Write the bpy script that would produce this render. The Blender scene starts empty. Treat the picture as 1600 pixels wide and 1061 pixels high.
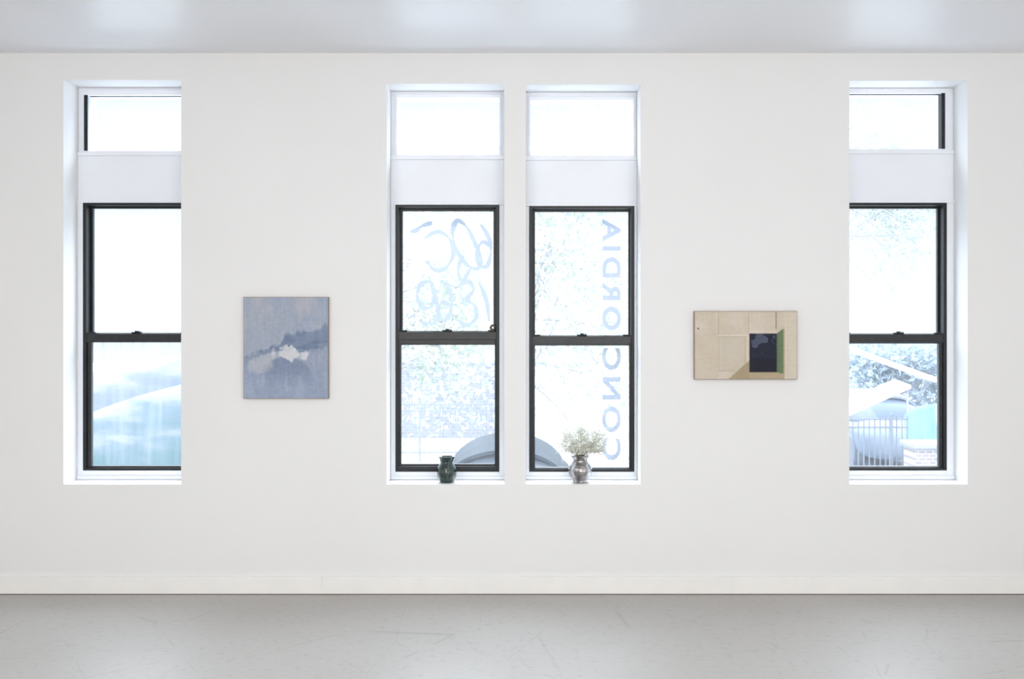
import bpy, bmesh, math, random
import numpy as np
from mathutils import Vector, Matrix
random.seed(7); rng=np.random.default_rng(5)
scene=bpy.context.scene
COL=scene.collection
S=264.4; F=1600.0; D=F/S; HX=818.0; HY=500.0
CAMX=18/S; CAMZ=(928-HY)/S
def P(px,py,d=0.0):
    s=(D+d)/F
    return CAMX+(px-HX)*s, CAMZ-(py-HY)*s
def rectP(r,d):
    x0,z1=P(r[0],r[1],d); x1,z0=P(r[2],r[3],d)
    return x0,z0,x1,z1
# ---------------------------------------------------------------- materials
def lin(c):
    c=np.asarray(c,dtype=float)/255.0
    return np.where(c<=0.04045,c/12.92,((c+0.055)/1.055)**2.4)
def L(r,g,b):
    v=lin((r,g,b)); return (float(v[0]),float(v[1]),float(v[2]),1)
def newmat(name):
    m=bpy.data.materials.new(name); m.use_nodes=True
    nt=m.node_tree; b=nt.nodes['Principled BSDF']
    return m,nt,b
def pmat(name,col,rough=0.5,metal=0.0,var=0.05,scale=8.0,bump=0.0,bscale=60.0,spec=0.5,coat=0.0,stretch=None,rvar=0.0):
    m,nt,b=newmat(name); N=nt.nodes; K=nt.links
    tc=N.new('ShaderNodeTexCoord'); mp=N.new('ShaderNodeMapping')
    K.new(tc.outputs['Object'],mp.inputs['Vector'])
    if stretch: mp.inputs['Scale'].default_value=stretch
    nz=N.new('ShaderNodeTexNoise'); nz.inputs['Scale'].default_value=scale; nz.inputs['Detail'].default_value=6
    K.new(mp.outputs[0],nz.inputs['Vector'])
    r=N.new('ShaderNodeValToRGB')
    r.color_ramp.elements[0].position=0.3; r.color_ramp.elements[1].position=0.7
    r.color_ramp.elements[0].color=(col[0]*(1-var),col[1]*(1-var),col[2]*(1-var),1)
    r.color_ramp.elements[1].color=(min(1,col[0]*(1+var)),min(1,col[1]*(1+var)),min(1,col[2]*(1+var)),1)
    K.new(nz.outputs['Fac'],r.inputs['Fac']); K.new(r.outputs['Color'],b.inputs['Base Color'])
    b.inputs['Roughness'].default_value=rough; b.inputs['Metallic'].default_value=metal
    b.inputs['Specular IOR Level'].default_value=spec; b.inputs['Coat Weight'].default_value=coat
    if rvar:
        mr=N.new('ShaderNodeMapRange'); mr.inputs['To Min'].default_value=rough-rvar; mr.inputs['To Max'].default_value=rough+rvar
        K.new(nz.outputs['Fac'],mr.inputs['Value']); K.new(mr.outputs[0],b.inputs['Roughness'])
    if bump:
        n2=N.new('ShaderNodeTexNoise'); n2.inputs['Scale'].default_value=bscale; n2.inputs['Detail'].default_value=4
        K.new(mp.outputs[0],n2.inputs['Vector'])
        bp=N.new('ShaderNodeBump'); bp.inputs['Strength'].default_value=bump; bp.inputs['Distance'].default_value=0.002
        K.new(n2.outputs['Fac'],bp.inputs['Height']); K.new(bp.outputs[0],b.inputs['Normal'])
    return m
M_wall=pmat('wall_paint',(0.830,0.830,0.831),0.55,var=0.012,scale=1.3,bump=0.15,bscale=40,spec=0.3)
M_ceil=pmat('ceiling_gloss_paint',(0.84,0.855,0.89),0.38,var=0.02,scale=1.0,bump=0.25,bscale=4,spec=0.7)
M_trim=pmat('white_trim_paint',(0.855,0.878,0.93),0.35,var=0.01,scale=5,bump=0.05)
M_base=pmat('baseboard_paint',(0.90,0.888,0.862),0.4,var=0.02,scale=6,bump=0.1)
M_black=pmat('black_aluminium',(0.010,0.011,0.013),0.36,var=0.25,scale=20,bump=0.05,spec=0.35)
M_black2=pmat('black_aluminium_toplit',(0.017,0.018,0.021),0.33,var=0.25,scale=20,bump=0.05,spec=0.4)  # lighter copy of the black, top light on the rails painted in
M_wood=pmat('stretcher_wood',L(150,134,118),0.6,var=0.12,scale=18,stretch=(1,1,6))
M_gap=pmat('dark_floor_gap',(0.05,0.04,0.03),0.9,var=0.3,scale=10)
# floor
def floor_mat():
    m,nt,b=newmat('grey_sealed_concrete'); N=nt.nodes; K=nt.links
    tc=N.new('ShaderNodeTexCoord')
    n1=N.new('ShaderNodeTexNoise'); n1.inputs['Scale'].default_value=0.8; n1.inputs['Detail'].default_value=5; n1.inputs['Roughness'].default_value=0.5
    K.new(tc.outputs['Object'],n1.inputs['Vector'])
    r=N.new('ShaderNodeValToRGB'); r.color_ramp.elements[0].position=0.3; r.color_ramp.elements[1].position=0.7
    r.color_ramp.elements[0].color=(0.450,0.432,0.405,1); r.color_ramp.elements[1].color=(0.515,0.497,0.473,1)
    K.new(n1.outputs['Fac'],r.inputs['Fac'])
    last=r.outputs[0]
    for k,(rot,sc,dark,s) in enumerate(((0.5,(0.9,1.6,1),0.78,1.3),(-0.8,(2.2,0.6,1),0.84,1.2),(0.05,(0.7,2.4,1),0.82,1.0))):
        mp=N.new('ShaderNodeMapping'); mp.inputs['Scale'].default_value=sc; mp.inputs['Rotation'].default_value=(0,0,rot); mp.inputs['Location'].default_value=(k*3.7,k*1.9,0)
        K.new(tc.outputs['Object'],mp.inputs['Vector'])
        v=N.new('ShaderNodeTexVoronoi'); v.feature='DISTANCE_TO_EDGE'; v.inputs['Scale'].default_value=s
        K.new(mp.outputs[0],v.inputs['Vector'])
        cr=N.new('ShaderNodeValToRGB'); cr.color_ramp.elements[0].position=0.0; cr.color_ramp.elements[1].position=0.005
        cr.color_ramp.elements[0].color=(dark,dark,dark,1); cr.color_ramp.elements[1].color=(1,1,1,1)
        K.new(v.outputs['Distance'],cr.inputs['Fac'])
        nb=N.new('ShaderNodeTexNoise'); nb.inputs['Scale'].default_value=2.8+k; nb.inputs['Detail'].default_value=2; K.new(mp.outputs[0],nb.inputs['Vector'])
        rb=N.new('ShaderNodeMapRange'); rb.inputs['From Min'].default_value=.5; rb.inputs['From Max'].default_value=.6; K.new(nb.outputs['Fac'],rb.inputs['Value'])
        a=N.new('ShaderNodeMixRGB'); a.blend_type='MULTIPLY'; K.new(rb.outputs[0],a.inputs['Fac'])
        K.new(last,a.inputs[1]); K.new(cr.outputs[0],a.inputs[2]); last=a.outputs[0]
    n3=N.new('ShaderNodeTexNoise'); n3.inputs['Scale'].default_value=26; n3.inputs['Detail'].default_value=6
    K.new(tc.outputs['Object'],n3.inputs['Vector'])
    r3=N.new('ShaderNodeValToRGB'); r3.color_ramp.elements[0].position=0.28; r3.color_ramp.elements[1].position=0.46
    r3.color_ramp.elements[0].color=(0.90,0.89,0.87,1); r3.color_ramp.elements[1].color=(1,1,1,1)
    K.new(n3.outputs['Fac'],r3.inputs['Fac'])
    c=N.new('ShaderNodeMixRGB'); c.blend_type='MULTIPLY'; c.inputs['Fac'].default_value=1
    K.new(last,c.inputs[1]); K.new(r3.outputs[0],c.inputs[2])
    K.new(c.outputs[0],b.inputs['Base Color'])
    mr=N.new('ShaderNodeMapRange'); mr.inputs['From Min'].default_value=.3; mr.inputs['From Max'].default_value=.7; mr.inputs['To Min'].default_value=0.38; mr.inputs['To Max'].default_value=0.48
    K.new(n1.outputs['Fac'],mr.inputs['Value']); K.new(mr.outputs[0],b.inputs['Roughness'])
    b.inputs['Specular IOR Level'].default_value=0.22
    bp=N.new('ShaderNodeBump'); bp.inputs['Strength'].default_value=0.12; bp.inputs['Distance'].default_value=0.004
    n4=N.new('ShaderNodeTexNoise'); n4.inputs['Scale'].default_value=6; K.new(tc.outputs['Object'],n4.inputs['Vector'])
    K.new(n4.outputs['Fac'],bp.inputs['Height']); K.new(bp.outputs[0],b.inputs['Normal'])
    return m
M_floor=floor_mat()
def pane_mat(name,lo,hi,streak=False):
    m=bpy.data.materials.new(name); m.use_nodes=True; nt=m.node_tree; N=nt.nodes; K=nt.links
    N.clear(); out=N.new('ShaderNodeOutputMaterial')
    tr=N.new('ShaderNodeBsdfTransparent'); tl=N.new('ShaderNodeBsdfTranslucent'); gl=N.new('ShaderNodeBsdfGlossy')
    gl.inputs['Roughness'].default_value=0.03
    tl.inputs['Color'].default_value=(0.28,0.30,0.33,1)
    tc=N.new('ShaderNodeTexCoord')
    mp=N.new('ShaderNodeMapping'); K.new(tc.outputs['Object'],mp.inputs['Vector'])
    nz=N.new('ShaderNodeTexNoise'); nz.inputs['Detail'].default_value=6; nz.inputs['Scale'].default_value=5
    if streak: mp.inputs['Scale'].default_value=(5,1,0.35)
    K.new(mp.outputs[0],nz.inputs['Vector'])
    mr=N.new('ShaderNodeMapRange'); K.new(nz.outputs['Fac'],mr.inputs['Value'])
    mr.inputs['From Min'].default_value=0.35; mr.inputs['From Max'].default_value=0.7
    mr.inputs['To Min'].default_value=lo; mr.inputs['To Max'].default_value=hi
    m1=N.new('ShaderNodeMixShader'); K.new(mr.outputs[0],m1.inputs['Fac']); K.new(tr.outputs[0],m1.inputs[1]); K.new(tl.outputs[0],m1.inputs[2])
    m2=N.new('ShaderNodeMixShader'); m2.inputs['Fac'].default_value=0.035
    K.new(m1.outputs[0],m2.inputs[1]); K.new(gl.outputs[0],m2.inputs[2]); K.new(m2.outputs[0],out.inputs['Surface'])
    return m
M_pane=pane_mat('glare_haze_glass',0.12,0.26)  # translucent mix imitates veiling glare, lifting the darks of the view
M_pane_s=pane_mat('streaked_window_glass',0.05,0.36,True)
# ---------------------------------------------------------------- mesh helpers
def link(o,parent=None):
    COL.objects.link(o)
    if parent is not None:
        o.parent=parent; o.matrix_parent_inverse=Matrix.Translation(-parent.location)
    return o
def mesh_obj(name,verts,faces,mat=None,parent=None,smooth=False,bevel=0.0,origin=None):
    me=bpy.data.meshes.new(name)
    if origin is None and verts is not None and len(verts):
        a=np.array(verts,dtype=float); lo=a.min(0); hi=a.max(0)
        origin=((lo[0]+hi[0])/2,(lo[1]+hi[1])/2,lo[2])
    vv=[(v[0]-origin[0],v[1]-origin[1],v[2]-origin[2]) for v in verts]
    me.from_pydata(vv,[],faces); me.update()
    bm=bmesh.new(); bm.from_mesh(me); bmesh.ops.recalc_face_normals(bm,faces=bm.faces); bm.to_mesh(me); bm.free()
    if smooth:
        for p in me.polygons: p.use_smooth=True
    o=bpy.data.objects.new(name,me); o.location=origin
    if mat: me.materials.append(mat)
    link(o,parent)
    if bevel:
        b=o.modifiers.new('bevel','BEVEL'); b.width=bevel; b.segments=2; b.limit_method='ANGLE'
    return o
def boxgeo(x0,x1,y0,y1,z0,z1,V,Fc):
    n=len(V)
    V+= [(x0,y0,z0),(x1,y0,z0),(x1,y1,z0),(x0,y1,z0),(x0,y0,z1),(x1,y0,z1),(x1,y1,z1),(x0,y1,z1)]
    Fc+=[tuple(n+i for i in f) for f in ((0,3,2,1),(4,5,6,7),(0,1,5,4),(1,2,6,5),(2,3,7,6),(3,0,4,7))]
def box(name,x0,x1,y0,y1,z0,z1,mat,parent=None,bevel=0.0):
    V=[];Fc=[]; boxgeo(x0,x1,y0,y1,z0,z1,V,Fc)
    return mesh_obj(name,V,Fc,mat,parent,bevel=bevel)
def ring(name,o,i,y0,y1,mat,parent=None,bevel=0.0):
    V=[]
    for y in (y0,y1):
        for r in (o,i):
            V+=[(r[0],y,r[1]),(r[2],y,r[1]),(r[2],y,r[3]),(r[0],y,r[3])]
    Fc=[]
    for k in range(4):
        k2=(k+1)%4
        Fc.append((k,k2,4+k2,4+k)); Fc.append((8+k,8+k2,12+k2,12+k))
        Fc.append((k,k2,8+k2,8+k)); Fc.append((4+k,4+k2,12+k2,12+k))
    return mesh_obj(name,V,Fc,mat,parent,bevel=bevel)
def lathe(name,prof,center,mat,parent=None,seg=56,wob=0.0,lob=0):
    V=[];Fc=[]
    for (r,z) in prof:
        for k in range(seg):
            a=2*math.pi*k/seg
            rr=r*(1+wob*math.cos(lob*a)) if lob else r
            V.append((center[0]+rr*math.cos(a),center[1]+rr*math.sin(a),center[2]+z))
    n=len(prof)
    for j in range(n-1):
        for k in range(seg):
            k2=(k+1)%seg; Fc.append((j*seg+k,j*seg+k2,(j+1)*seg+k2,(j+1)*seg+k))
    Fc.append(tuple(range(seg))[::-1]); Fc.append(tuple((n-1)*seg+k for k in range(seg)))
    return mesh_obj(name,V,Fc,mat,parent,smooth=True,origin=center)
def tubegeo(path,radii,V,Fc,seg=6):
    pts=[Vector(p) for p in path]; n0=len(V)
    for j,p in enumerate(pts):
        t=(pts[min(j+1,len(pts)-1)]-pts[max(j-1,0)]).normalized()
        a=t.orthogonal().normalized() if j==0 else (a-t*a.dot(t)).normalized()
        b=t.cross(a); r=radii[j] if hasattr(radii,'__len__') else radii
        for k in range(seg):
            an=2*math.pi*k/seg; q=p+(a*math.cos(an)+b*math.sin(an))*r; V.append(tuple(q))
    for j in range(len(pts)-1):
        for k in range(seg):
            k2=(k+1)%seg; Fc.append((n0+j*seg+k,n0+j*seg+k2,n0+(j+1)*seg+k2,n0+(j+1)*seg+k))
    Fc.append(tuple(n0+k for k in range(seg))); e=n0+(len(pts)-1)*seg; Fc.append(tuple(e+k for k in range(seg)))
def empty(name,loc):
    e=bpy.data.objects.new(name,None); e.location=loc; e.empty_display_size=0.1; COL.objects.link(e); return e
def tag(o,label,cat=None,kind=None,group=None):
    o['label']=label
    if cat:o['category']=cat
    if kind:o['kind']=kind
    if group:o['group']=group
    return o
# ---------------------------------------------------------------- room shell
RX=5.0; RY=-9.0; CH=(928-83)/S; GZ=-1.15; WT=0.34
ops=[(99,125,283,757),(604,131,788,757),(822,132,1001,757),(1327,126,1512,757)]
opr=[rectP(o,0) for o in ops]
def holed_wall(name,xs,zs,holes,y0,y1,mat):
    xs=sorted(set(round(v,6) for v in xs)); zs=sorted(set(round(v,6) for v in zs))
    nx,nz=len(xs)-1,len(zs)-1
    def solid(i,j):
        if i<0 or j<0 or i>=nx or j>=nz: return False
        cx=(xs[i]+xs[i+1])/2; cz=(zs[j]+zs[j+1])/2
        return not any(h[0]<cx<h[2] and h[1]<cz<h[3] for h in holes)
    idx={};V=[];Fc=[]
    def v(i,j,y):
        k=(i,j,y)
        if k not in idx: idx[k]=len(V); V.append((xs[i],y,zs[j]))
        return idx[k]
    for i in range(nx):
        for j in range(nz):
            if not solid(i,j): continue
            Fc.append((v(i,j,y0),v(i+1,j,y0),v(i+1,j+1,y0),v(i,j+1,y0)))
            Fc.append((v(i,j,y1),v(i,j+1,y1),v(i+1,j+1,y1),v(i+1,j,y1)))
            if not solid(i-1,j): Fc.append((v(i,j,y0),v(i,j+1,y0),v(i,j+1,y1),v(i,j,y1)))
            if not solid(i+1,j): Fc.append((v(i+1,j,y0),v(i+1,j,y1),v(i+1,j+1,y1),v(i+1,j+1,y0)))
            if not solid(i,j-1): Fc.append((v(i,j,y0),v(i,j,y1),v(i+1,j,y1),v(i+1,j,y0)))
            if not solid(i,j+1): Fc.append((v(i,j+1,y0),v(i+1,j+1,y0),v(i+1,j+1,y1),v(i,j+1,y1)))
    return mesh_obj(name,V,Fc,mat)
xs=[-RX-0.2,RX+0.2]; zs=[GZ,0.0,CH,CH+0.4]
for r in opr: xs+=[r[0],r[2]]; zs+=[r[1],r[3]]
w=holed_wall('wall_north',xs,zs,opr,0,WT,M_wall); tag(w,'white painted wall with four tall window openings',kind='structure')
for nm,a in (('wall_west',(-RX-0.2,-RX,RY-0.2,0,0,CH)),('wall_east',(RX,RX+0.2,RY-0.2,0,0,CH)),('wall_south',(-RX,RX,RY-0.2,RY,0,CH))):
    tag(box(nm,*a,M_wall),'plain white painted room wall',kind='structure')
tag(box('floor',-RX-0.2,RX+0.2,RY-0.2,0,-0.15,0,M_floor),'grey sealed concrete floor with faint scuffs and cracks',kind='structure')
tag(box('ceiling',-RX-0.2,RX+0.2,RY-0.2,0,CH,CH+0.2,M_ceil),'semi-gloss pale grey ceiling',kind='structure')
V=[];Fc=[]; bh=(928-900)/S
for a,b in ((-RX,P(503,0)[0]-0.0002),(P(503,0)[0]+0.0002,P(1142,0)[0]-0.0002),(P(1142,0)[0]+0.0002,RX)):
    boxgeo(a,b,-0.016,0,0.004,bh,V,Fc)
tag(mesh_obj('baseboard_north',V,Fc,M_base,bevel=0.0008),'white painted wooden baseboard with butt joints',kind='structure')
tag(box('trim_1',-RX,RX,-0.0155,-0.001,0,0.0045,M_gap),'thin dark gap line under the baseboard',kind='structure')
tag(box('baseboard_west',-RX,-RX+0.016,RY,-0.016,0,bh,M_base,bevel=0.003),'white painted baseboard',kind='structure')
tag(box('baseboard_east',RX-0.016,RX,RY,-0.016,0,bh,M_base,bevel=0.003),'white painted baseboard',kind='structure')
tag(box('baseboard_south',-RX+0.016,RX-0.016,RY,RY+0.016,0,bh,M_base,bevel=0.003),'white painted baseboard',kind='structure')
# ---------------------------------------------------------------- windows
def window(n,op,fr,tg,ug,lg,rail,darkt,label,streak=False):
    ox0,oz0,ox1,oz1=rectP(op,0)
    y0=0.19
    e=empty('window_%d'%n,((ox0+ox1)/2,y0,oz0)); tag(e,label,kind='structure')
    fx0,fz0,fx1,fz1=rectP(fr,y0)
    tx0,tz0,tx1,tz1=rectP(tg,y0+0.01)
    fx0=max(fx0,ox0+0.001); fx1=min(fx1,ox1-0.001)
    tx0=max(tx0,ox0+0.012); tx1=min(tx1,ox1-0.012)
    g=0.0005
    V=[];Fc=[]
    if fx0-ox0>0.004: boxgeo(ox0+g,fx0,y0,WT-0.02,oz0+g,fz1,V,Fc)
    if ox1-fx1>0.004: boxgeo(fx1,ox1-g,y0,WT-0.02,oz0+g,fz1,V,Fc)
    boxgeo(fx0,fx1,y0,WT-0.02,oz0+g,fz0,V,Fc)
    mesh_obj('casing',V,Fc,M_trim,e,bevel=0.002)
    box('sill_lip',ox0+g,ox1-g,y0-0.012,y0,oz0+g,oz0+(fz0-oz0)*0.45,M_trim,e,bevel=0.003)
    ring('transom_frame',(ox0+g,fz1,ox1-g,oz1-g),(tx0,tz0,tx1,tz1),y0+0.012,WT-0.02,M_trim,e,bevel=0.002)
    V=[];Fc=[]
    boxgeo(ox0+g,ox1-g,y0-0.004,y0+0.0125,tz0-0.030,tz0-0.006,V,Fc)
    boxgeo(ox0+g,ox1-g,y0-0.006,y0+0.0125,fz1+0.0,fz1+0.016,V,Fc)
    boxgeo(ox0+g,ox1-g,y0+0.004,y0+0.0125,fz1+0.016,tz0-0.030,V,Fc)
    mesh_obj('spandrel_panel',V,Fc,M_trim,e,bevel=0.0015)
    ring('transom_stop',(tx0-0.012,tz0-0.006,tx1+0.012,tz1+0.022) if not darkt else (tx0-0.03,tz0-0.006,tx1+0.03,tz1+0.03),(tx0,tz0,tx1,tz1),y0+0.002,y0+0.012,M_trim,e,bevel=0.002)
    if darkt:
        if darkt=='L': box('transom_stile',tx0-0.022,tx0,y0-0.002,y0+0.05,tz0,tz1,M_black,e,bevel=0.001)
        else: box('transom_stile',tx1,tx1+0.022,y0-0.002,y0+0.05,tz0,tz1,M_black,e,bevel=0.001)
        box('transom_rail',tx0-0.02,tx1+0.02,y0+0.03,y0+0.05,tz1-0.003,tz1+0.004,M_black2,e)
    mesh_obj('transom_glass',[(tx0,0.25,tz0),(tx1,0.25,tz0),(tx1,0.25,tz1),(tx0,0.25,tz1)],[(0,1,2,3)],M_pane,e)
    t=0.020
    ring('frame',(fx0,fz0,fx1,fz1),(fx0+t,fz0+0.016,fx1-t,fz1-0.016),y0-0.006,WT-0.05,M_black,e,bevel=0.002)
    yu=0.262; yl=0.215
    ux0,uz0,ux1,uz1=rectP(ug,yu-0.014); lx0,lz0,lx1,lz1=rectP(lg,yl-0.014)
    if fx0<=ox0+0.002: ux0=fx0+0.045; lx0=fx0+0.045
    if fx1>=ox1-0.002: ux1=fx1-0.045; lx1=fx1-0.045
    ux0=max(ux0,fx0+t+0.006);lx0=max(lx0,fx0+t+0.006);ux1=min(ux1,fx1-t-0.006);lx1=min(lx1,fx1-t-0.006)
    rt=P(0,rail[0],yl-0.016)[1]; rb=P(0,rail[1],yl-0.016)[1]
    us=ring('upper_sash',(fx0+t,uz0-0.04,fx1-t,fz1-0.016),(ux0,uz0,ux1,uz1),yu-0.014,yu+0.014,M_black,e,bevel=0.002)
    ls=ring('lower_sash',(fx0+t,fz0+0.014,fx1-t,rt),(lx0,lz0,lx1,lz1),yl-0.016,yl+0.014,M_black2,e,bevel=0.003)
    box('meeting_rail',fx0+0.002,fx1-0.002,yl-0.026,yl-0.016,rb,rt-0.004,M_black2,e,bevel=0.003)
    box('bottom_rail',fx0+0.004,fx1-0.004,yl-0.03,yl-0.016,fz0+0.002,lz0-0.012,M_black2,e,bevel=0.003)
    mesh_obj('upper_glass',[(ux0,yu,uz0),(ux1,yu,uz0),(ux1,yu,uz1),(ux0,yu,uz1)],[(0,1,2,3)],M_pane,e)
    mesh_obj('lower_glass',[(lx0,yl,lz0),(lx1,yl,lz0),(lx1,yl,lz1),(lx0,yl,lz1)],[(0,1,2,3)],M_pane_s if streak else M_pane,e)
    mxx=P((max(fr[0],op[0])+min(fr[2],op[2]))/2+ (8 if n==1 else 0),0,yl)[0]
    V=[];Fc=[]; boxgeo(mxx-0.03,mxx+0.03,yl-0.022,yl+0.008,rt,rt+0.005,V,Fc)
    boxgeo(mxx-0.010,mxx+0.010,yl-0.018,yl+0.004,rt+0.005,rt+0.013,V,Fc)
    boxgeo(mxx-0.004,mxx+0.030,yl-0.024,yl-0.014,rt+0.006,rt+0.010,V,Fc)
    mesh_obj('sash_lock',V,Fc,M_black2,e,bevel=0.0015)
    for xx in (fx0+t+0.03,fx1-t-0.03):
        if ox0+0.02<xx<ox1-0.02:
            box('tilt_latch',xx-0.018,xx+0.018,yl-0.02,yl,rt,rt+0.005,M_black2,e,bevel=0.001)
    return e,yu,yl
w1=window(1,ops[0],(130,317,302,735),(138,149,294,236),(145,326,290,520),(143,535,290,728),(520,535),'L','tall black-framed double-hung window with streaky bluish lower glass',True)
w2=window(2,ops[1],(618,320,780,737),(621,153,780,242),(629,330,771,517),(627,539,773,725),(517,531),None,'tall black-framed double-hung window with faded script lettering',False)
w3=window(3,ops[2],(827,322,991,737),(829,157,989,243),(836,331,982,524),(836,540,983,731),(524,538),None,'tall black-framed double-hung window with vertical block lettering',False)
w4=window(4,ops[3],(1309,317,1479,735),(1320,146,1470,233),(1325,326,1465,521),(1325,537,1467,729),(521,536),'R','tall black-framed double-hung window overlooking fence and parked car',False)
x,z=P(770,517,0.19)
V=[];Fc=[]
tubegeo([(x+0.013*math.cos(a),0.20,z+0.020+0.014*math.sin(a)) for a in np.linspace(-1.2,4.3,16)],0.007,V,Fc,8)
tubegeo([(x,0.20,z-0.002),(x+0.002,0.20,z+0.012)],0.013,V,Fc,8)
mesh_obj('window_latch',V,Fc,pmat('brown_patina_metal',(0.09,0.07,0.055),0.4,metal=0.6,var=0.3,scale=80),w2[0],smooth=True)
# lettering
def decal_mat(name,col,fac=0.97):
    m=bpy.data.materials.new(name); m.use_nodes=True; nt=m.node_tree; N=nt.nodes; K=nt.links; N.clear()
    out=N.new('ShaderNodeOutputMaterial'); tl=N.new('ShaderNodeBsdfTranslucent'); tr=N.new('ShaderNodeBsdfTransparent'); mx=N.new('ShaderNodeMixShader')
    tc=N.new('ShaderNodeTexCoord'); nz=N.new('ShaderNodeTexNoise'); nz.inputs['Scale'].default_value=14
    K.new(tc.outputs['Object'],nz.inputs['Vector'])
    r=N.new('ShaderNodeMapRange'); r.inputs['From Min'].default_value=.3; r.inputs['From Max'].default_value=.7; r.inputs['To Min'].default_value=fac-.06; r.inputs['To Max'].default_value=fac+.03
    K.new(nz.outputs['Fac'],r.inputs['Value']); tl.inputs['Color'].default_value=tuple(col)+(1,)
    K.new(r.outputs[0],mx.inputs[0]); K.new(tr.outputs[0],mx.inputs[1]); K.new(tl.outputs[0],mx.inputs[2])
    K.new(mx.outputs[0],out.inputs['Surface'])
    return m
M_dec=decal_mat('pale_vinyl_lettering',(0.158,0.172,0.212))
M_dec1=decal_mat('paler_vinyl_lettering',(0.178,0.192,0.226))
M_dec2=decal_mat('faded_script_paint',(0.172,0.190,0.225))
def vlet(text,pxl,pxr,pybot,pytop,d,parent,mat):
    cu=bpy.data.curves.new('t','FONT'); cu.body=text; cu.size=1; cu.space_character=1.3; cu.offset=0.028
    ob=bpy.data.objects.new('t',cu); COL.objects.link(ob); bpy.context.view_layer.update()
    me=bpy.data.meshes.new_from_object(ob.evaluated_get(bpy.context.evaluated_depsgraph_get()))
    co=[v.co.copy() for v in me.vertices]; fs=[tuple(p.vertices) for p in me.polygons]
    bpy.data.objects.remove(ob); bpy.data.meshes.remove(me)
    a=[c.x for c in co]; b=[c.y for c in co]; a0,a1,b0,b1=min(a),max(a),min(b),max(b)
    x0,z0=P(pxl,pybot,d); x1,z1=P(pxr,pytop,d)
    V=[(x0+(c.y-b0)/(b1-b0)*(x1-x0),d,z0+(c.x-a0)/(a1-a0)*(z1-z0)) for c in co]
    mesh_obj('window_lettering',V,fs,mat,parent)
vlet('ORDIA',941,970,516,342,0.2635,w3[0],M_dec)
vlet('CONC',941,970,719,544,0.2165,w3[0],M_dec1)
def cat(pts,n=12):
    out=[]; p=[pts[0]]+list(pts)+[pts[-1]]
    for i in range(1,len(p)-2):
        for k in range(n):
            t=k/n; a,b,c,d=[np.array(q,float) for q in p[i-1:i+3]]
            out.append(0.5*((2*b)+(-a+c)*t+(2*a-5*b+4*c-d)*t*t+(-a+3*b-3*c+d)*t**3))
    out.append(np.array(pts[-1],float)); return out
strokes=[[(642,362),(650,360),(660,353),(672,349)],
 [(664,372),(684,362),(703,374),(708,398),(697,418),(680,422),(668,410)],
 [(706,352),(716,345),(730,356),(744,384),(752,406),(745,420),(728,412),(712,388),(707,362),(712,350)],
 [(752,352),(764,372),(767,396),(760,416),(748,412),(746,392),(754,378),(766,384)],
 [(735,420),(722,440),(716,420),(722,402)],
 [(672,440),(658,444),(652,462),(660,480),(674,478),(680,460),(674,442),(682,470),(684,492),(676,506),(662,504)],
 [(692,438),(702,452),(706,476),(700,496),(690,500),(684,484),(692,472),(704,478)],
 [(716,446),(732,440),(740,452),(730,468),(742,478),(744,496),(730,508),(718,502)],
 [(748,440),(760,470),(764,500)]]
g=0.6; gx=np.arange(636,771,g); gy=np.arange(338,514,g); GX,GY=np.meshgrid(gx+g/2,gy+g/2); mask=np.zeros(GX.shape,bool)
for st in strokes:
    for i,q in enumerate(cat(st)):
        w_=1.5+2.2*abs(math.sin(i*0.14)); mask|=(GX-q[0])**2+(GY-q[1])**2<w_**2
V=[];Fc=[];idx={}
def gv(i,j):
    if (i,j) not in idx:
        x,z=P(636+i*g,338+j*g,0.2635); idx[(i,j)]=len(V); V.append((x,0.2635,z))
    return idx[(i,j)]
for j in range(mask.shape[0]):
    for i in range(mask.shape[1]):
        if mask[j,i]: Fc.append((gv(i,j),gv(i+1,j),gv(i+1,j+1),gv(i,j+1)))
mesh_obj('window_lettering',V,Fc,M_dec2,w2[0])
# ---------------------------------------------------------------- paintings
def vnoise(u,v,fx,fy,seed):
    r=np.random.default_rng(seed); g=r.random((int(fy)+3,int(fx)+3))
    x=u*fx;y=v*fy; xi=np.floor(x).astype(int);yi=np.floor(y).astype(int);a=x-xi;b=y-yi
    a=a*a*(3-2*a);b=b*b*(3-2*b)
    return (g[yi,xi]*(1-a)+g[yi,xi+1]*a)*(1-b)+(g[yi+1,xi]*(1-a)+g[yi+1,xi+1]*a)*b
def fbm(u,v,fx,fy,seed,o=4):
    s=0;t=0
    for k in range(o):
        s=s+vnoise(u,v,fx*2**k,fy*2**k,seed+k)*0.5**k; t+=0.5**k
    return s/t
def sm(a,b,x): 
    t=np.clip((x-a)/(b-a),0,1); return t*t*(3-2*t)
def canvas_mat(name):
    m,nt,b=newmat(name); N=nt.nodes;K=nt.links
    at=N.new('ShaderNodeAttribute'); at.attribute_name='paint'
    K.new(at.outputs['Color'],b.inputs['Base Color']); b.inputs['Roughness'].default_value=0.6; b.inputs['Specular IOR Level'].default_value=0.25
    tc=N.new('ShaderNodeTexCoord'); nz=N.new('ShaderNodeTexNoise'); nz.inputs['Scale'].default_value=90; nz.inputs['Detail'].default_value=5
    K.new(tc.outputs['Object'],nz.inputs['Vector']); bp=N.new('ShaderNodeBump'); bp.inputs['Strength'].default_value=0.25; bp.inputs['Distance'].default_value=0.001
    K.new(nz.outputs['Fac'],bp.inputs['Height']); K.new(bp.outputs[0],b.inputs['Normal'])
    return m
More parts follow.
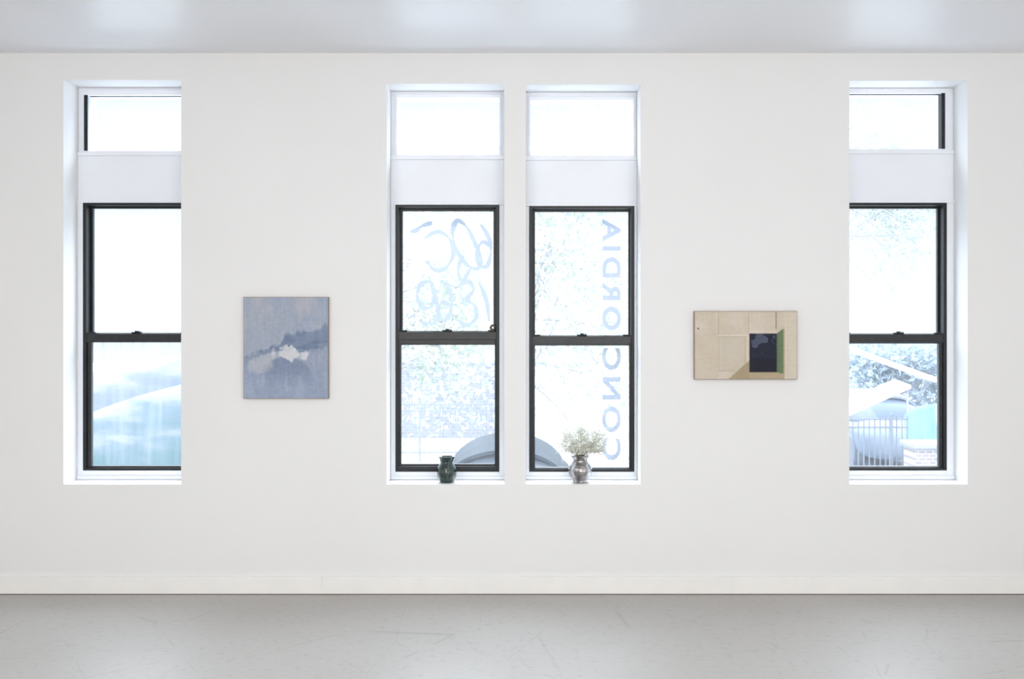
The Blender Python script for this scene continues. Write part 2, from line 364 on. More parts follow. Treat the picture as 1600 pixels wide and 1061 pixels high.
def painting(px,colfn,label,canvlabel,nx,nz,depth=0.032):
    x0,z1=P(px[0],px[1],-depth); x1,z0=P(px[2],px[3],-depth)
    e=empty('painting',((x0+x1)/2,-depth/2,z0)); tag(e,label,'painting')
    ring('stretcher_frame',(x0,z0,x1,z1),(x0+0.02,z0+0.02,x1-0.02,z1-0.02),-depth+0.004,-0.0005,M_wood,e,bevel=0.001)
    m=0.003; a0,a1,b0,b1=x0+m,x1-m,z0+m,z1-m
    u,v=np.meshgrid(np.linspace(0,1,nx),np.linspace(0,1,nz))
    col=colfn(u,v)
    V=[(a0+(a1-a0)*uu,-depth,b1-(b1-b0)*vv) for uu,vv in zip(u.ravel(),v.ravel())]
    Fc=[(j*nx+i,(j+1)*nx+i,(j+1)*nx+i+1,j*nx+i+1) for j in range(nz-1) for i in range(nx-1)]
    per=[i for i in range(nx)]+[j*nx+nx-1 for j in range(1,nz)]+[(nz-1)*nx+i for i in range(nx-2,-1,-1)]+[j*nx for j in range(nz-2,0,-1)]
    base=len(V)
    for k in per: V.append((V[k][0],-depth+0.004,V[k][2]))
    for k in range(len(per)):
        k2=(k+1)%len(per); Fc.append((per[k],per[k2],base+k2,base+k))
    o=mesh_obj('canvas',V,Fc,canvas_mat('painted_canvas'),e)
    o['label']=canvlabel
    cc=lin(np.clip(col.reshape(-1,3),0,255)); cc=np.vstack([cc,cc[per]])
    at=o.data.color_attributes.new('paint','FLOAT_COLOR','POINT')
    at.data.foreach_set('color',np.hstack([cc,np.ones((len(cc),1))]).astype(np.float32).ravel())
    return e
def mixc(c,col,m): return c*(1-m[...,None])+np.array(col,float)*m[...,None]
def art1(u,v):
    n=fbm(u,v,4,5,1); n2=fbm(u,v,14,10,20); n3=fbm(u,v,6,30,33); n4=fbm(u,v,22,7,140)
    c=np.zeros(u.shape+(3,))+np.array((168,177,194.))
    c=mixc(c,(186,184,193),sm(.45,.65,n)*.7*(1-sm(.3,.45,v)))
    c=mixc(c,(156,170,194),sm(.45,.7,fbm(u,v,3,3,70))*.5)
    c=mixc(c,(155,168,192),sm(.55,.72,v))
    wob=(n2-.5)*.13+(n4-.5)*.06
    top=np.interp(u,[0,.1,.25,.38,.5,.62,.75,.86,1],[.60,.55,.49,.45,.37,.35,.33,.28,.27])+wob
    bot=np.interp(u,[0,.2,.4,.6,.8,1],[.62,.56,.52,.52,.50,.44])+wob
    band=sm(-.01,.045,v-top)*(1-sm(-.03,.10,v-bot))
    c=mixc(c,(126,142,168),band*.85)
    c=mixc(c,(104,122,152),band*sm(.48,.64,n3)*.5)
    hill=sm(0,.06,v-bot)*sm(.6,.8,u)*(1-sm(.62,.8,v)); c=mixc(c,(160,168,190),hill*.8)
    dx=(u-.50)/.33; dy=(v-.83)/.25; rr=np.sqrt(dx**2+dy**2)+wob*.3
    dome=1-sm(.92,1.02,rr); c=mixc(c,(136,149,175),dome*(1-sm(.66,.92,v)))
    pc=1-sm(.65,1.15,np.sqrt(((u-.2)/.15)**2+((v-.665)/.095)**2)+wob*3); c=mixc(c,(186,190,200),pc*.8)
    st=1-sm(.5,1.05,np.sqrt(((u-.36)/.24)**2+((v-.575-(.36-u)*.25)/.04)**2)+(n2-.5)*1.4); c=mixc(c,(184,190,200),st*.85)
    wh=1-sm(.65,1.0,np.sqrt(((u-.57)/.20)**2+((v-.548-(u-.56)*.10)/.062)**2)+(n2-.5)*2.2+(n4-.5)*1.2); c=mixc(c,(214,216,221),wh)
    w2=1-sm(.6,1.0,np.sqrt(((u-.46)/.10)**2+((v-.505)/.028)**2)+(n4-.5)*2.2); c=mixc(c,(204,208,215),w2*.8)
    c=mixc(c,(174,184,204),sm(.52,.62,fbm(u,v,9,5,50))*sm(.7,.8,v)*.5)
    c+= ((fbm(u,v,30,60,90,3)-.5)*14)[...,None]
    c+= ((fbm(u,v,50,8,95,3)-.5)*12)[...,None]
    return c*0.965
def art2(u,v):
    X=1085+161*u; Y=486+107*v
    n=fbm(u,v,5,4,3); 
    c=np.zeros(u.shape+(3,))+np.array((213,200,182.))
    c=mixc(c,(221,211,197),sm(.4,.6,n)*.6)
    c=mixc(c,(206,190,169),(X<1121)*(Y>520)*.3)
    def ln(x0,y0,x1,y1,col,w=.8,a=.34):
        nonlocal c
        dx,dy=x1-x0,y1-y0; t=np.clip(((X-x0)*dx+(Y-y0)*dy)/(dx*dx+dy*dy),0,1)
        dist=np.hypot(X-(x0+t*dx),Y-(y0+t*dy)); c=mixc(c,col,(1-sm(w*.5,w*1.2,dist))*a)
    c=mixc(c,(220,210,193),((X>1225)*1.0)*.8)
    c=mixc(c,(206,196,179),((X>1123)*(X<1168)*(Y>524)*(Y<580))*.5)
    d=(Y-(563+(1171-X)*0.92)); c=mixc(c,(174,158,128),sm(-1,1,d)*(X<1226)*(X>1128))
    c=mixc(c,(184,168,140),((X>1171)*(X<1226)*(Y>583))*.9)
    for a in ((1122,488,1122,522,(160,145,122)),(1119,488,1119,520,(228,220,204)),(1170,488,1170,521,(160,140,118)),(1172,488,1172,521,(230,222,204)),
              (1213,487,1213,513,(110,95,80),.8,.8),(1216,487,1216,514,(178,160,138)),(1121,524,1168,524,(238,232,218),.8,.8),(1121,526,1168,526,(175,160,135)),
              (1122,524,1122,580,(175,158,132)),(1168,524,1168,566,(238,232,218),.8,.7),(1122,580,1150,580,(160,142,114)),(1126,529,1126,577,(226,218,200)),(1164,529,1164,570,(180,163,137)),
              (1172,518,1213,518,(236,230,216),.8,.7),(1213,516,1226,511,(178,160,132)),(1087,488,1244,488,(200,186,162)),(1226,514,1226,590,(150,138,108)),(1232,489,1232,590,(205,191,165))):
        ln(*a)
    m=((X>1171)*(X<1214)*(Y>521)*(Y<582))*1.0; c=mixc(c,(32,36,54),m)
    cl=sm(.46,.54,fbm(u*1.0,v,22,16,11)+.30-np.hypot((X-1191)/17,(Y-532)/11)*.34)*m; c=mixc(c,(86,95,116),cl*.85)
    c=mixc(c,(24,26,38),m*(Y>560)*.6)
    g=((X>1214)*(X<1224)*(Y>521-(X-1214)*.8)*(Y<582+(X-1214)*.3))*1.0; c=mixc(c,(108,128,94),g); c=mixc(c,(94,114,88),g*(X<1217)*.7)
    dot=1-sm(1,2,np.hypot(X-1090,Y-513)); c=mixc(c,(120,80,60),dot*.8)
    c+=((fbm(u,v,60,20,40,3)-.5)*9)[...,None]+((fbm(u,v,10,60,45,3)-.5)*7)[...,None]
    return c*0.955
painting((380,464,513,623),art1,'unframed blue-grey abstract cloud painting hung on white wall','loose blue, lavender and white brushwork',220,260)
painting((1085,486,1246,593),art2,'unframed beige interior painting with dark opening and green sliver','beige panelled wall with navy opening and green edge',322,214)
# ---------------------------------------------------------------- vases and flowers
def vase_mat():
    m,nt,b=newmat('dark_green_glaze'); N=nt.nodes;K=nt.links
    tc=N.new('ShaderNodeTexCoord'); mp=N.new('ShaderNodeMapping'); mp.inputs['Scale'].default_value=(28,28,5); K.new(tc.outputs['Object'],mp.inputs['Vector'])
    nz=N.new('ShaderNodeTexNoise'); nz.inputs['Scale'].default_value=1.3; nz.inputs['Detail'].default_value=5; K.new(mp.outputs[0],nz.inputs['Vector'])
    r=N.new('ShaderNodeValToRGB'); e=r.color_ramp.elements; e[0].position=.35; e[0].color=(0.005,0.014,0.013,1); e[1].position=.78; e[1].color=(0.05,0.12,0.09,1)
    x=e.new(.55); x.color=(0.010,0.034,0.028,1)
    K.new(nz.outputs['Fac'],r.inputs['Fac']); K.new(r.outputs[0],b.inputs['Base Color']); b.inputs['Roughness'].default_value=0.06; b.inputs['Coat Weight'].default_value=1.0
    return m
d=0.085; x,_=P(698,0,d); sz=opr[1][1]
u=1/261.
e=empty('vase',(x,d,sz)); tag(e,'small dark green glazed ceramic jug with flared rim','vase')
prof=[(9*u,0),(10.8*u,.5*u),(12*u,2.5*u),(14.2*u,8*u),(15.2*u,14*u),(14.8*u,20*u),(12.8*u,25.5*u),(10.4*u,29*u),(9.6*u,31.5*u),(10.2*u,34.5*u),(12.2*u,39*u),(13*u,40.5*u),(12.6*u,41*u),(11.2*u,40*u),(9.2*u,35*u),(8.6*u,31*u),(11*u,24*u),(12*u,15*u),(10*u,3*u),(2*u,2.5*u)]
MG=vase_mat()
lathe('body',prof,(x,d,sz),MG,e,wob=0.02,lob=8)
V=[];Fc=[]; tubegeo([(x+r*math.sin(0.2)*u,d-r*math.cos(0.2)*u,sz+zz*u) for r,zz in ((10.4,35),(13,32),(15.8,26),(16.4,19),(14.8,12))],[1.3*u,1.3*u,1.3*u,1.2*u,.9*u],V,Fc,10)
mesh_obj('handle',V,Fc,MG,e,smooth=True)
x,_=P(906.5,0,d); sz=opr[2][1]
def silver():
    m,nt,b=newmat('polished_pewter'); N=nt.nodes;K=nt.links
    tc=N.new('ShaderNodeTexCoord'); mp=N.new('ShaderNodeMapping'); mp.inputs['Scale'].default_value=(18,18,6); K.new(tc.outputs['Object'],mp.inputs['Vector'])
    nz=N.new('ShaderNodeTexNoise'); nz.inputs['Scale'].default_value=1.2; nz.inputs['Detail'].default_value=4; K.new(mp.outputs[0],nz.inputs['Vector'])
    r=N.new('ShaderNodeValToRGB'); e=r.color_ramp.elements; e[0].position=.35; e[0].color=(0.20,0.175,0.165,1); e[1].position=.68; e[1].color=(0.62,0.61,0.62,1)
    K.new(nz.outputs['Fac'],r.inputs['Fac']); K.new(r.outputs[0],b.inputs['Base Color']); b.inputs['Metallic'].default_value=0.95; b.inputs['Roughness'].default_value=0.12
    return m
prof=[(8*u,0),(11.4*u,.4*u),(11.8*u,1.6*u),(11*u,3*u),(14.2*u,7*u),(17.6*u,12.5*u),(18.8*u,18*u),(17.8*u,23.5*u),(14.8*u,28.5*u),(12.2*u,31.5*u),(11.2*u,34*u),(11.8*u,37*u),(14*u,40.5*u),(15.2*u,41.6*u),(14.8*u,42.2*u),(13*u,40.6*u),(10.8*u,36.5*u),(10.2*u,33.5*u),(13*u,29*u),(16*u,18*u),(11*u,6*u),(2*u,4*u)]
vb=lathe('vase',prof,(x,d,sz),silver(),None,seg=72,wob=0.012,lob=12)
tag(vb,'rounded silver metal vase with flared rim holding flowers','vase')
be=empty('flower_bouquet',(x,d,sz+0.03)); tag(be,"airy bunch of dried white baby's breath in silver vase",'flowers')
M_stem=pmat('dry_stem',(0.36,0.37,0.27),0.7,var=0.3,scale=40)
V=[];Fc=[]; tips=[]
cz=P(0,690,d)[1]
for i in range(175):
    th=random.uniform(0,2*math.pi); r0=random.uniform(0,0.024)
    base=Vector((x+0.012*math.cos(th),d+0.012*math.sin(th),sz+0.035))
    neck=Vector((x+r0*math.cos(th),d+r0*math.sin(th),sz+35*u))
    while True:
        q=Vector((random.uniform(-1,1),random.uniform(-1,1),random.uniform(-.85,1)))
        if .5<q.length<1: break
    tip=Vector((x+0.012+q.x*0.160,d-0.045+q.y*0.09,cz+0.004+q.z*0.108))
    if tip.z<sz+49*u: tip.z=sz+49*u+random.random()*0.02
    mid=neck.lerp(tip,0.5)+Vector((0,0,0.018))
    tubegeo([base,neck,mid,tip],[.0008,.0007,.0005,.0004],V,Fc,4)
    for k in range(8):
        st=neck.lerp(tip,random.uniform(.7,1)) if k else mid
        dv=Vector((random.gauss(0,1),random.gauss(0,1),random.gauss(.2,1)))*0.018
        en=tip+dv if k%2==0 and k else st+dv
        if en.z<sz+46*u or en.y>d+0.075: continue
        tubegeo([st,(st+en)/2+Vector((0,0,.003)),en],[.0004,.0003,.0003],V,Fc,3); tips.append(en)
        for _ in range(2): tips.append(en+Vector((random.gauss(0,1),random.gauss(0,.7),random.gauss(0,1)))*0.009)
o=mesh_obj('stems',V,Fc,M_stem,be); o['kind']='stuff'
t=(1+5**.5)/2; ico=np.array([(-1,t,0),(1,t,0),(-1,-t,0),(1,-t,0),(0,-1,t),(0,1,t),(0,-1,-t),(0,1,-t),(t,0,-1),(t,0,1),(-t,0,-1),(-t,0,1)])/math.sqrt(1+t*t)
icf=[(0,11,5),(0,5,1),(0,1,7),(0,7,10),(0,10,11),(1,5,9),(5,11,4),(11,10,2),(10,7,6),(7,1,8),(3,9,4),(3,4,2),(3,2,6),(3,6,8),(3,8,9),(4,9,5),(2,4,11),(6,2,10),(8,6,7),(9,8,1)]
V=[];Fc=[]
for p in tips:
    r=random.uniform(.0020,.0040); n0=len(V)
    for q in ico:
        k=r*random.uniform(.8,1.2); V.append((p.x+q[0]*k,p.y+q[1]*k,p.z+q[2]*k*.8))
    Fc+=[(n0+a,n0+b,n0+c) for a,b,c in icf]
M_bl=pmat('blossom',(0.84,0.83,0.75),0.8,var=0.16,scale=120)
o=mesh_obj('blossoms',V,Fc,M_bl,be,smooth=True); o['kind']='stuff'; o['label']='tiny cream-white blossoms'
# ---------------------------------------------------------------- outside
EX=0.36
def ext(name,col,**k): return pmat(name,tuple(c*EX for c in col),k.pop('rough',0.8),spec=0.1,**k)
M_pave=pmat('sunlit_pavement',(0.36,0.36,0.36),.9,var=0.05,scale=1.5,bump=0.2)
M_stone=ext('pale_stone',(0.6,0.6,0.6),var=.05)
tag(box('ground',-30,30,WT,60,GZ-0.2,GZ,M_pave),'pale sunlit pavement outside the windows','ground',kind='structure')
def brick_mat(name,c1,c2,mo,sc):
    m,nt,b=newmat(name); N=nt.nodes;K=nt.links
    c1,c2,mo=[tuple(q*EX for q in c[:3])+(1,) for c in (c1,c2,mo)]
    tc=N.new('ShaderNodeTexCoord'); mp=N.new('ShaderNodeMapping'); mp.inputs['Rotation'].default_value=(math.pi/2,0,0); K.new(tc.outputs['Object'],mp.inputs['Vector'])
    br=N.new('ShaderNodeTexBrick'); br.inputs['Scale'].default_value=sc; br.inputs['Color1'].default_value=c1; br.inputs['Color2'].default_value=c2; br.inputs['Mortar'].default_value=mo
    br.inputs['Mortar Size'].default_value=0.03
    K.new(mp.outputs[0],br.inputs['Vector']); K.new(br.outputs['Color'],b.inputs['Base Color']); b.inputs['Roughness'].default_value=.85
    return m
def PX(px,Dt): return CAMX+(px-HX)/F*Dt
def PZ(py,Dt): return CAMZ-(py-HY)/F*Dt
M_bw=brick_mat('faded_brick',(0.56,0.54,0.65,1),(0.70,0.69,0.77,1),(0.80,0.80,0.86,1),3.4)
tag(box('garden_wall',PX(560,24),PX(800,24),24-D,24-D+0.3,GZ,PZ(552,24),M_bw),'low faded brick wall across the street','wall')
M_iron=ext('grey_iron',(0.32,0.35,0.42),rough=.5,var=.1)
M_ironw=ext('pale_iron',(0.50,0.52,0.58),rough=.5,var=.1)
def fence(x0,x1,y,zt,step,mat,label):
    V=[];Fc=[]
    n=int((x1-x0)/step)
    for i in range(n+1):
        xx=x0+i*step; w=0.008 if i%12 else 0.022
        boxgeo(xx-w,xx+w,y-w,y+w,GZ,zt+(0.08 if i%12==0 else 0.05),V,Fc)
    for zz in (GZ+0.18,zt-0.12,zt): boxgeo(x0,x1,y-0.012,y+0.012,zz-0.014,zz+0.014,V,Fc)
    tag(mesh_obj('iron_fence',V,Fc,mat),label,'fence')
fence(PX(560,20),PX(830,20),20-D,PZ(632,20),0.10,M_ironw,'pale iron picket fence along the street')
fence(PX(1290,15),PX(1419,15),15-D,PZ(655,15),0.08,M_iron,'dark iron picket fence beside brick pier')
xa,xb=PX(1421,14.5),PX(1475,14.5); M_bp=brick_mat('red_brick',(0.48,0.40,0.41,1),(0.60,0.52,0.53,1),(1.0,1.0,1.05,1),5.0)
e=empty('brick_pier',((xa+xb)/2,14.5-D,GZ)); tag(e,'square red brick gate pier with pale stone cap','pier')
zt=PZ(690,14.5)
box('shaft',xa,xb,14.5-D-.22,14.5-D+.22,GZ,zt-.08,M_bp,e); box('cap',xa-.05,xb+.05,14.5-D-.27,14.5-D+.27,zt-.08,zt,M_stone,e,bevel=.02)
def drape(x0,x1,y,z0a,z0b,mat,label,nn=24,amp=.05):
    V=[];Fc=[]
    for j in range(nn+1):
        for i in range(nn+1):
            a=i/nn;b=j/nn; zt=z0a+(z0b-z0a)*a+.04*math.sin(a*5)
            V.append((x0+(x1-x0)*a,y+amp*math.sin(a*17+b)*(1-b*.5)+.3*b,GZ+(zt-GZ)*b))
    for j in range(nn):
        for i in range(nn): k=j*(nn+1)+i; Fc.append((k,k+1,k+nn+2,k+nn+1))
    o=mesh_obj('tarp',V,Fc,mat,smooth=True); tag(o,label,'tarp'); s=o.modifiers.new('s','SOLIDIFY'); s.thickness=.015
    return o
M_tq=ext('turquoise_tarp',(0.30,0.52,0.60),rough=.6,var=.1,scale=3)
drape(PX(1424,16.2),PX(1472,16.2),16.2-D,PZ(652,16.2),PZ(628,16.2),M_tq,'turquoise tarpaulin draped behind the gate pier',amp=.03)
def haze_sheet_mat(name,low,mid,top,zlo,zhi,rot):  # haze painted into the sheet colour, fading to near-white at the top
    m,nt,b=newmat(name); N=nt.nodes;K=nt.links
    tc=N.new('ShaderNodeTexCoord'); mp=N.new('ShaderNodeMapping'); mp.inputs['Rotation'].default_value=(0,rot,0); mp.inputs['Scale'].default_value=(0.7,1,3.2)
    K.new(tc.outputs['Object'],mp.inputs['Vector'])
    nz=N.new('ShaderNodeTexNoise'); nz.inputs['Scale'].default_value=1.9; nz.inputs['Detail'].default_value=5; K.new(mp.outputs[0],nz.inputs['Vector'])
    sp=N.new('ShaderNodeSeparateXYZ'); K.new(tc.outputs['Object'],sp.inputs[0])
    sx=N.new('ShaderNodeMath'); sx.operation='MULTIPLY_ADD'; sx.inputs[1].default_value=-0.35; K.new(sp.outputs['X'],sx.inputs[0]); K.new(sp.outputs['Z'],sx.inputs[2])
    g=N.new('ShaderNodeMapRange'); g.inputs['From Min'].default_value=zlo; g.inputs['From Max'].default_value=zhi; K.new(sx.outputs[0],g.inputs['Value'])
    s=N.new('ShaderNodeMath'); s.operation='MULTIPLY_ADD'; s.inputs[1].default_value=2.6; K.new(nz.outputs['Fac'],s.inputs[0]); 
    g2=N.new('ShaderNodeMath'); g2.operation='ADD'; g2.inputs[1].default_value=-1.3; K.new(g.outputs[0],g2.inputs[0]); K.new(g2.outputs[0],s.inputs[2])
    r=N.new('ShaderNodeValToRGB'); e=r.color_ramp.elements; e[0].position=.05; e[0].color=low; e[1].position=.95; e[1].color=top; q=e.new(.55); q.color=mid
    K.new(s.outputs[0],r.inputs['Fac']); K.new(r.outputs[0],b.inputs['Base Color']); b.inputs['Roughness'].default_value=.9; b.inputs['Specular IOR Level'].default_value=.1
    return m
Mt1=haze_sheet_mat('teal_haze_sheet',(0.078,0.125,0.135,1),(0.115,0.148,0.172,1),(0.22,0.225,0.235,1),1.35,2.2,.6)
Mt2=haze_sheet_mat('lavender_haze_sheet',(0.115,0.137,0.175,1),(0.15,0.167,0.205,1),(0.25,0.25,0.255,1),1.6,2.6,.7)
drape(PX(60,9),PX(345,9),9-D,PZ(680,9),PZ(570,9),Mt1,'added pale teal sheet standing in for haze in the window',amp=.05)  # sheets added outside, in place of hazy bluish reflections in the glass
drape(PX(60,10.5),PX(345,10.5),10.5-D,PZ(605,10.5),PZ(535,10.5),Mt2,'added pale lavender sheet behind, standing in for window haze',amp=.05)
def car(cx,y,body,label,width=1.72,p=2.2,glass=(0.24,0.27,0.32),dz=0.0):
    gm=ext('car_glass_%d'%random.randint(0,999),glass,rough=.3,var=.05)
    e=empty('car',(cx,y,GZ)); tag(e,label,'car')
    hw=width/2
    def loft(name,secs,mat):
        V=[];Fc=[];m=40
        for (yy,z0,z1,w,p) in secs:
            for k in range(m):
                a=2*math.pi*k/m; c,s=math.cos(a),math.sin(a)
                V.append((cx+w*abs(c)**(2/p)*(1 if c>=0 else -1),y+yy,GZ+(z0+z1)/2+(z1-z0)/2*abs(s)**(2/p)*(1 if s>=0 else -1)))
        for j in range(len(secs)-1):
            for k in range(m):
                k2=(k+1)%m; Fc.append((j*m+k,j*m+k2,(j+1)*m+k2,(j+1)*m+k))
        Fc.append(tuple(range(m))); Fc.append(tuple((len(secs)-1)*m+k for k in range(m)))
        return mesh_obj(name,V,Fc,mat,e,smooth=True)
    loft('body',[(-2.15,.38,.62,hw*.8,4),(-2.05,.25,.78,hw*.95,4),(-1.2,.2,.90,hw,4),(0,.2,.94,hw,4),(1.3,.2,.96,hw,4),(2.0,.25,.9,hw*.95,4),(2.12,.4,.7,hw*.85,4)],body)
    loft('windows',[(-1.25,.60,.92,hw*.86,p),(-.55,.5,1.34-dz,hw*.86,p),(.2,.5,1.41-dz,hw*.86,p),(1.0,.5,1.38-dz,hw*.86,p),(1.75,.6,.98,hw*.82,p)],gm)
    V=[];Fc=[]; m=36; ys=[-.62,-.3,.3,.9,1.15]; tops=[1.40-dz,1.46-dz,1.47-dz,1.44-dz,1.38-dz]
    for yy,tp in zip(ys,tops):
        for t in (0,.04):
            for k in range(m+1):
                a=math.pi*(.06+.88*k/m); c,s=math.cos(a),math.sin(a); w=hw*.9-t; hh=(tp-t)-.76
                V.append((cx+w*abs(c)**(2/p)*(1 if c>=0 else -1),y+yy,GZ+.76+hh*abs(s)**(2/p)))
    R=2*(m+1)
    for j in range(len(ys)-1):
        for t in (0,1):
            for k in range(m): a=j*R+t*(m+1)+k; Fc.append((a,a+1,a+R+1,a+R))
    for j in (0,len(ys)-1):
        for k in range(m): a=j*R+k; Fc.append((a,a+1,a+m+2,a+m+1))
    mesh_obj('roof',V,Fc,body,e,smooth=False)
    for sx in (-1,1):
        for yy in (-1.35,1.35):
            V=[];Fc=[]; tubegeo([(cx+sx*(hw-.20),y+yy,GZ+.32),(cx+sx*(hw+.01),y+yy,GZ+.32)],.32,V,Fc,24)
            mesh_obj('wheel',V,Fc,M_iron,e,bevel=.02)
    return e
car(PX(790,11.9),11.9-D+.6,ext('grey_car_paint',(0.066,0.078,0.096),rough=.7,var=.05),'grey parked car with rounded roof seen end-on outdoors',width=1.70,p=2.05,glass=(.085,.10,.125),dz=.14)
car(PX(1360,20.5),20.5-D,ext('blue_grey_car_paint',(0.34,0.41,0.52),rough=.5,var=.03),'pale blue-grey parked car behind the iron fence',width=1.7,p=3,glass=(.16,.21,.30),dz=.1)
M_aw=pmat('white_canvas',(0.5,0.5,0.5),.8,var=.03)
def awning(pl,pr,yl_,yr_,Dt,dep,label):
    e=empty('awning',(PX((pl+pr)/2,Dt),Dt-D,GZ)); tag(e,label,'awning')
    xa,xb=PX(pl,Dt),PX(pr,Dt); za,zb=PZ(yl_,Dt),PZ(yr_,Dt); ya=Dt-D
    V=[(xa,ya,za),(xb,ya,zb),(xb,ya+dep,zb+.06),(xa,ya+dep,za+.06),(xa,ya,za-.05),(xb,ya,zb-.05),(xb,ya+dep,zb+.01),(xa,ya+dep,za+.01)]
    mesh_obj('canopy',V,[(0,1,2,3),(4,7,6,5),(0,4,5,1),(1,5,6,2),(2,6,7,3),(3,7,4,0)],M_aw,e)
    for xx,zz in ((xa+.05,za-.05),(xb-.05,zb-.05)):
        V=[];Fc=[]; tubegeo([(xx,ya+.05,GZ),(xx,ya+.05,zz)],.02,V,Fc,8); mesh_obj('pole',V,Fc,M_ironw,e,smooth=True)
awning(1290,1500,527,603,12.5,1.0,'white sloping canvas awning on slim poles')
awning(1312,1424,652,602,17.4,.8,'small white canvas shade sloping above the parked car')
def leaf_mat(name,c1,c2,c3,EXL):
    c1,c2,c3=[tuple(q*EXL for q in c[:3])+(1,) for c in (c1,c2,c3)]
    m=bpy.data.materials.new(name); m.use_nodes=True; nt=m.node_tree;N=nt.nodes;K=nt.links;N.clear()
    out=N.new('ShaderNodeOutputMaterial'); df=N.new('ShaderNodeBsdfDiffuse'); tl=N.new('ShaderNodeBsdfTranslucent'); mx=N.new('ShaderNodeMixShader'); mx.inputs[0].default_value=.5
    tc=N.new('ShaderNodeTexCoord'); nz=N.new('ShaderNodeTexNoise'); nz.inputs['Scale'].default_value=3.5; nz.inputs['Detail'].default_value=4; K.new(tc.outputs['Object'],nz.inputs['Vector'])
    r=N.new('ShaderNodeValToRGB'); e=r.color_ramp.elements; e[0].position=.36;e[0].color=c1;e[1].position=.64;e[1].color=c3; x=e.new(.5);x.color=c2
    K.new(nz.outputs['Fac'],r.inputs['Fac']); K.new(r.outputs[0],df.inputs['Color']);K.new(r.outputs[0],tl.inputs['Color'])
    K.new(df.outputs[0],mx.inputs[1]);K.new(tl.outputs[0],mx.inputs[2]);K.new(mx.outputs[0],out.inputs['Surface']); return m
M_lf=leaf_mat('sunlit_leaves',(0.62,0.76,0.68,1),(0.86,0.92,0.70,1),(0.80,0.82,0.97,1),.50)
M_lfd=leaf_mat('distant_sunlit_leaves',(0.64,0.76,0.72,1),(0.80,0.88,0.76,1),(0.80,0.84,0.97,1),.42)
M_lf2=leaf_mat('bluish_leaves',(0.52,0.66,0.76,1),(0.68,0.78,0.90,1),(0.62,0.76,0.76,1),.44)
M_bark=ext('pale_bark',(0.8,0.8,0.85),var=.2,scale=6)
def tree(cx,y,z,rx,ry,rz,n,ls,mat,label,tr=.11,trunkx=None):
    tx=cx if trunkx is None else trunkx
    e=empty('tree',(tx,y,GZ)); tag(e,label,'tree')
    V=[];Fc=[]; c=Vector((cx,y,z))
    path=[(tx+.06,y,GZ),(tx-.03,y,GZ+1),(tx,y,z-rz*.3),(tx*.7+cx*.3,y,z+rz*.3),(tx*.5+cx*.5,y,z+rz*.6)]
    tubegeo(path,[tr*1.3,tr,tr*.8,tr*.5,tr*.2],V,Fc,10)
    cl=[]
    for i in range(38):
        q=Vector((random.gauss(0,1),random.gauss(0,1),random.gauss(0,1))).normalized()*random.uniform(.2,.95)
        tip=c+Vector((q.x*rx,q.y*ry,q.z*rz)); st=Vector((tx,y,z-rz*.6+random.random()*rz*.9))
        tubegeo([st,st.lerp(tip,.5)+Vector((0,0,.12)),tip],[tr*.18,tr*.10,tr*.04],V,Fc,6); cl.append(tip)
    mesh_obj('trunk',V,Fc,M_bark,e,smooth=True)
    V=[];Fc=[]
    for i in range(n):
        k=random.choice(cl); p=k+Vector((random.gauss(0,rx*.22),random.gauss(0,ry*.22),random.gauss(0,rz*.18)))
        if p.y<1.6 or p.z<GZ+.1: continue
        a=Vector((random.gauss(0,1),random.gauss(0,1),random.gauss(0,1))).normalized(); b=a.orthogonal().normalized(); s=ls*random.uniform(.5,1.2)
        n0=len(V); 
        for q in (p-a*s,p-b*s*.5,p+a*s,p+b*s*.5): V.append(tuple(q))
        Fc.append((n0,n0+1,n0+2,n0+3))
    o=mesh_obj('foliage',V,Fc,mat,e); o['kind']='stuff'
tree(PX(905,17),17-D,PZ(425,17),1.7,1.2,4.1,7000,.07,M_lf,'slender leafy street tree washed out by sunlight',trunkx=PX(805,17))
tree(PX(700,22),22-D,PZ(470,22),1.7,1.2,3.3,4800,.085,M_lf,'leafy street tree behind the pale iron fence',trunkx=PX(590,22))
tree(PX(1400,25.5),25.5-D,PZ(585,25.5),2.0,1.2,0.9,3800,.11,M_lf2,'bluish leafy tree behind the parked car',trunkx=PX(1405,25.5))
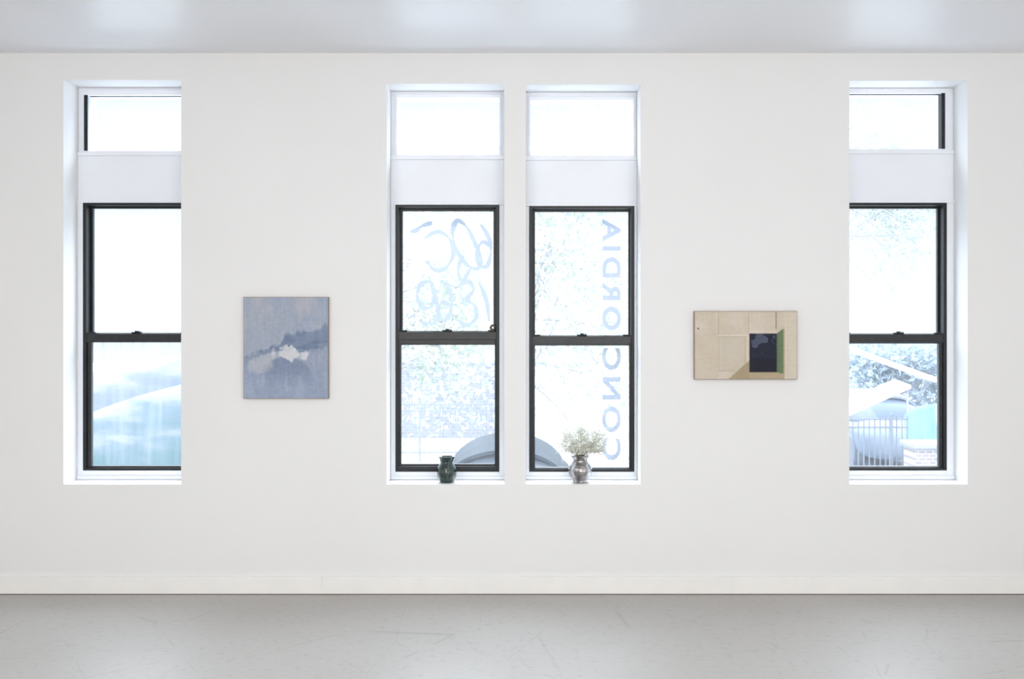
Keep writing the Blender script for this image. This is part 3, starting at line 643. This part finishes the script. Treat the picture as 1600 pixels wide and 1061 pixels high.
tree(PX(1405,32),32-D,PZ(300,32),2.6,1.6,4.6,4500,.10,M_lfd,'tall distant leafy tree bleached by the sun',trunkx=PX(1290,32))
# ---------------------------------------------------------------- lights, world, camera
wd=bpy.data.worlds.new('World'); scene.world=wd; wd.use_nodes=True
nt=wd.node_tree; N=nt.nodes; K=nt.links; bg=N['Background']; bg.inputs['Color'].default_value=(0.79,0.895,1.0,1)
tc=N.new('ShaderNodeTexCoord'); sp=N.new('ShaderNodeSeparateXYZ'); K.new(tc.outputs['Generated'],sp.inputs[0])
mr=N.new('ShaderNodeMapRange'); mr.interpolation_type='SMOOTHSTEP'
mr.inputs['From Min'].default_value=0.24; mr.inputs['From Max'].default_value=0.48; mr.inputs['To Min'].default_value=1.3; mr.inputs['To Max'].default_value=12.5
K.new(sp.outputs['Z'],mr.inputs['Value']); K.new(mr.outputs[0],bg.inputs['Strength'])
def area(name,loc,rot,sx,sy,power,col):
    l=bpy.data.lights.new(name,'AREA'); l.shape='RECTANGLE'; l.size=sx; l.size_y=sy; l.energy=power; l.color=col
    o=bpy.data.objects.new(name,l); o.location=loc; o.rotation_euler=rot; COL.objects.link(o); return o
area('fill_light_back',(0,-8.6,2.0),(math.radians(90),0,0),7.5,2.0,203,(1,0.985,0.968))  # added soft fill from behind the camera, no such lamp is seen
area('fill_light_ceiling',(-0.8,-4.6,3.1),(math.radians(12),0,0),6.0,1.2,66,(1,0.985,0.968))  # added fill under the ceiling, unseen and without a fixture
area('fill_uplight',(3.0,-6.8,0.6),(math.radians(155),0,0),3.0,1.0,50,(1,0.99,0.98))  # added unseen light aimed up to brighten the ceiling
cam=bpy.data.cameras.new('Camera'); co=bpy.data.objects.new('Camera',cam); COL.objects.link(co); scene.camera=co
cam.sensor_width=36; cam.sensor_fit='HORIZONTAL'; cam.lens=36*F/1600
co.location=(CAMX,-D,CAMZ); co.rotation_euler=(math.pi/2,0,0)
cam.shift_x=-18/1600; cam.shift_y=-(530.5-HY)/1600
cam.clip_end=200
scene.view_settings.view_transform='Standard'; scene.view_settings.look='None'
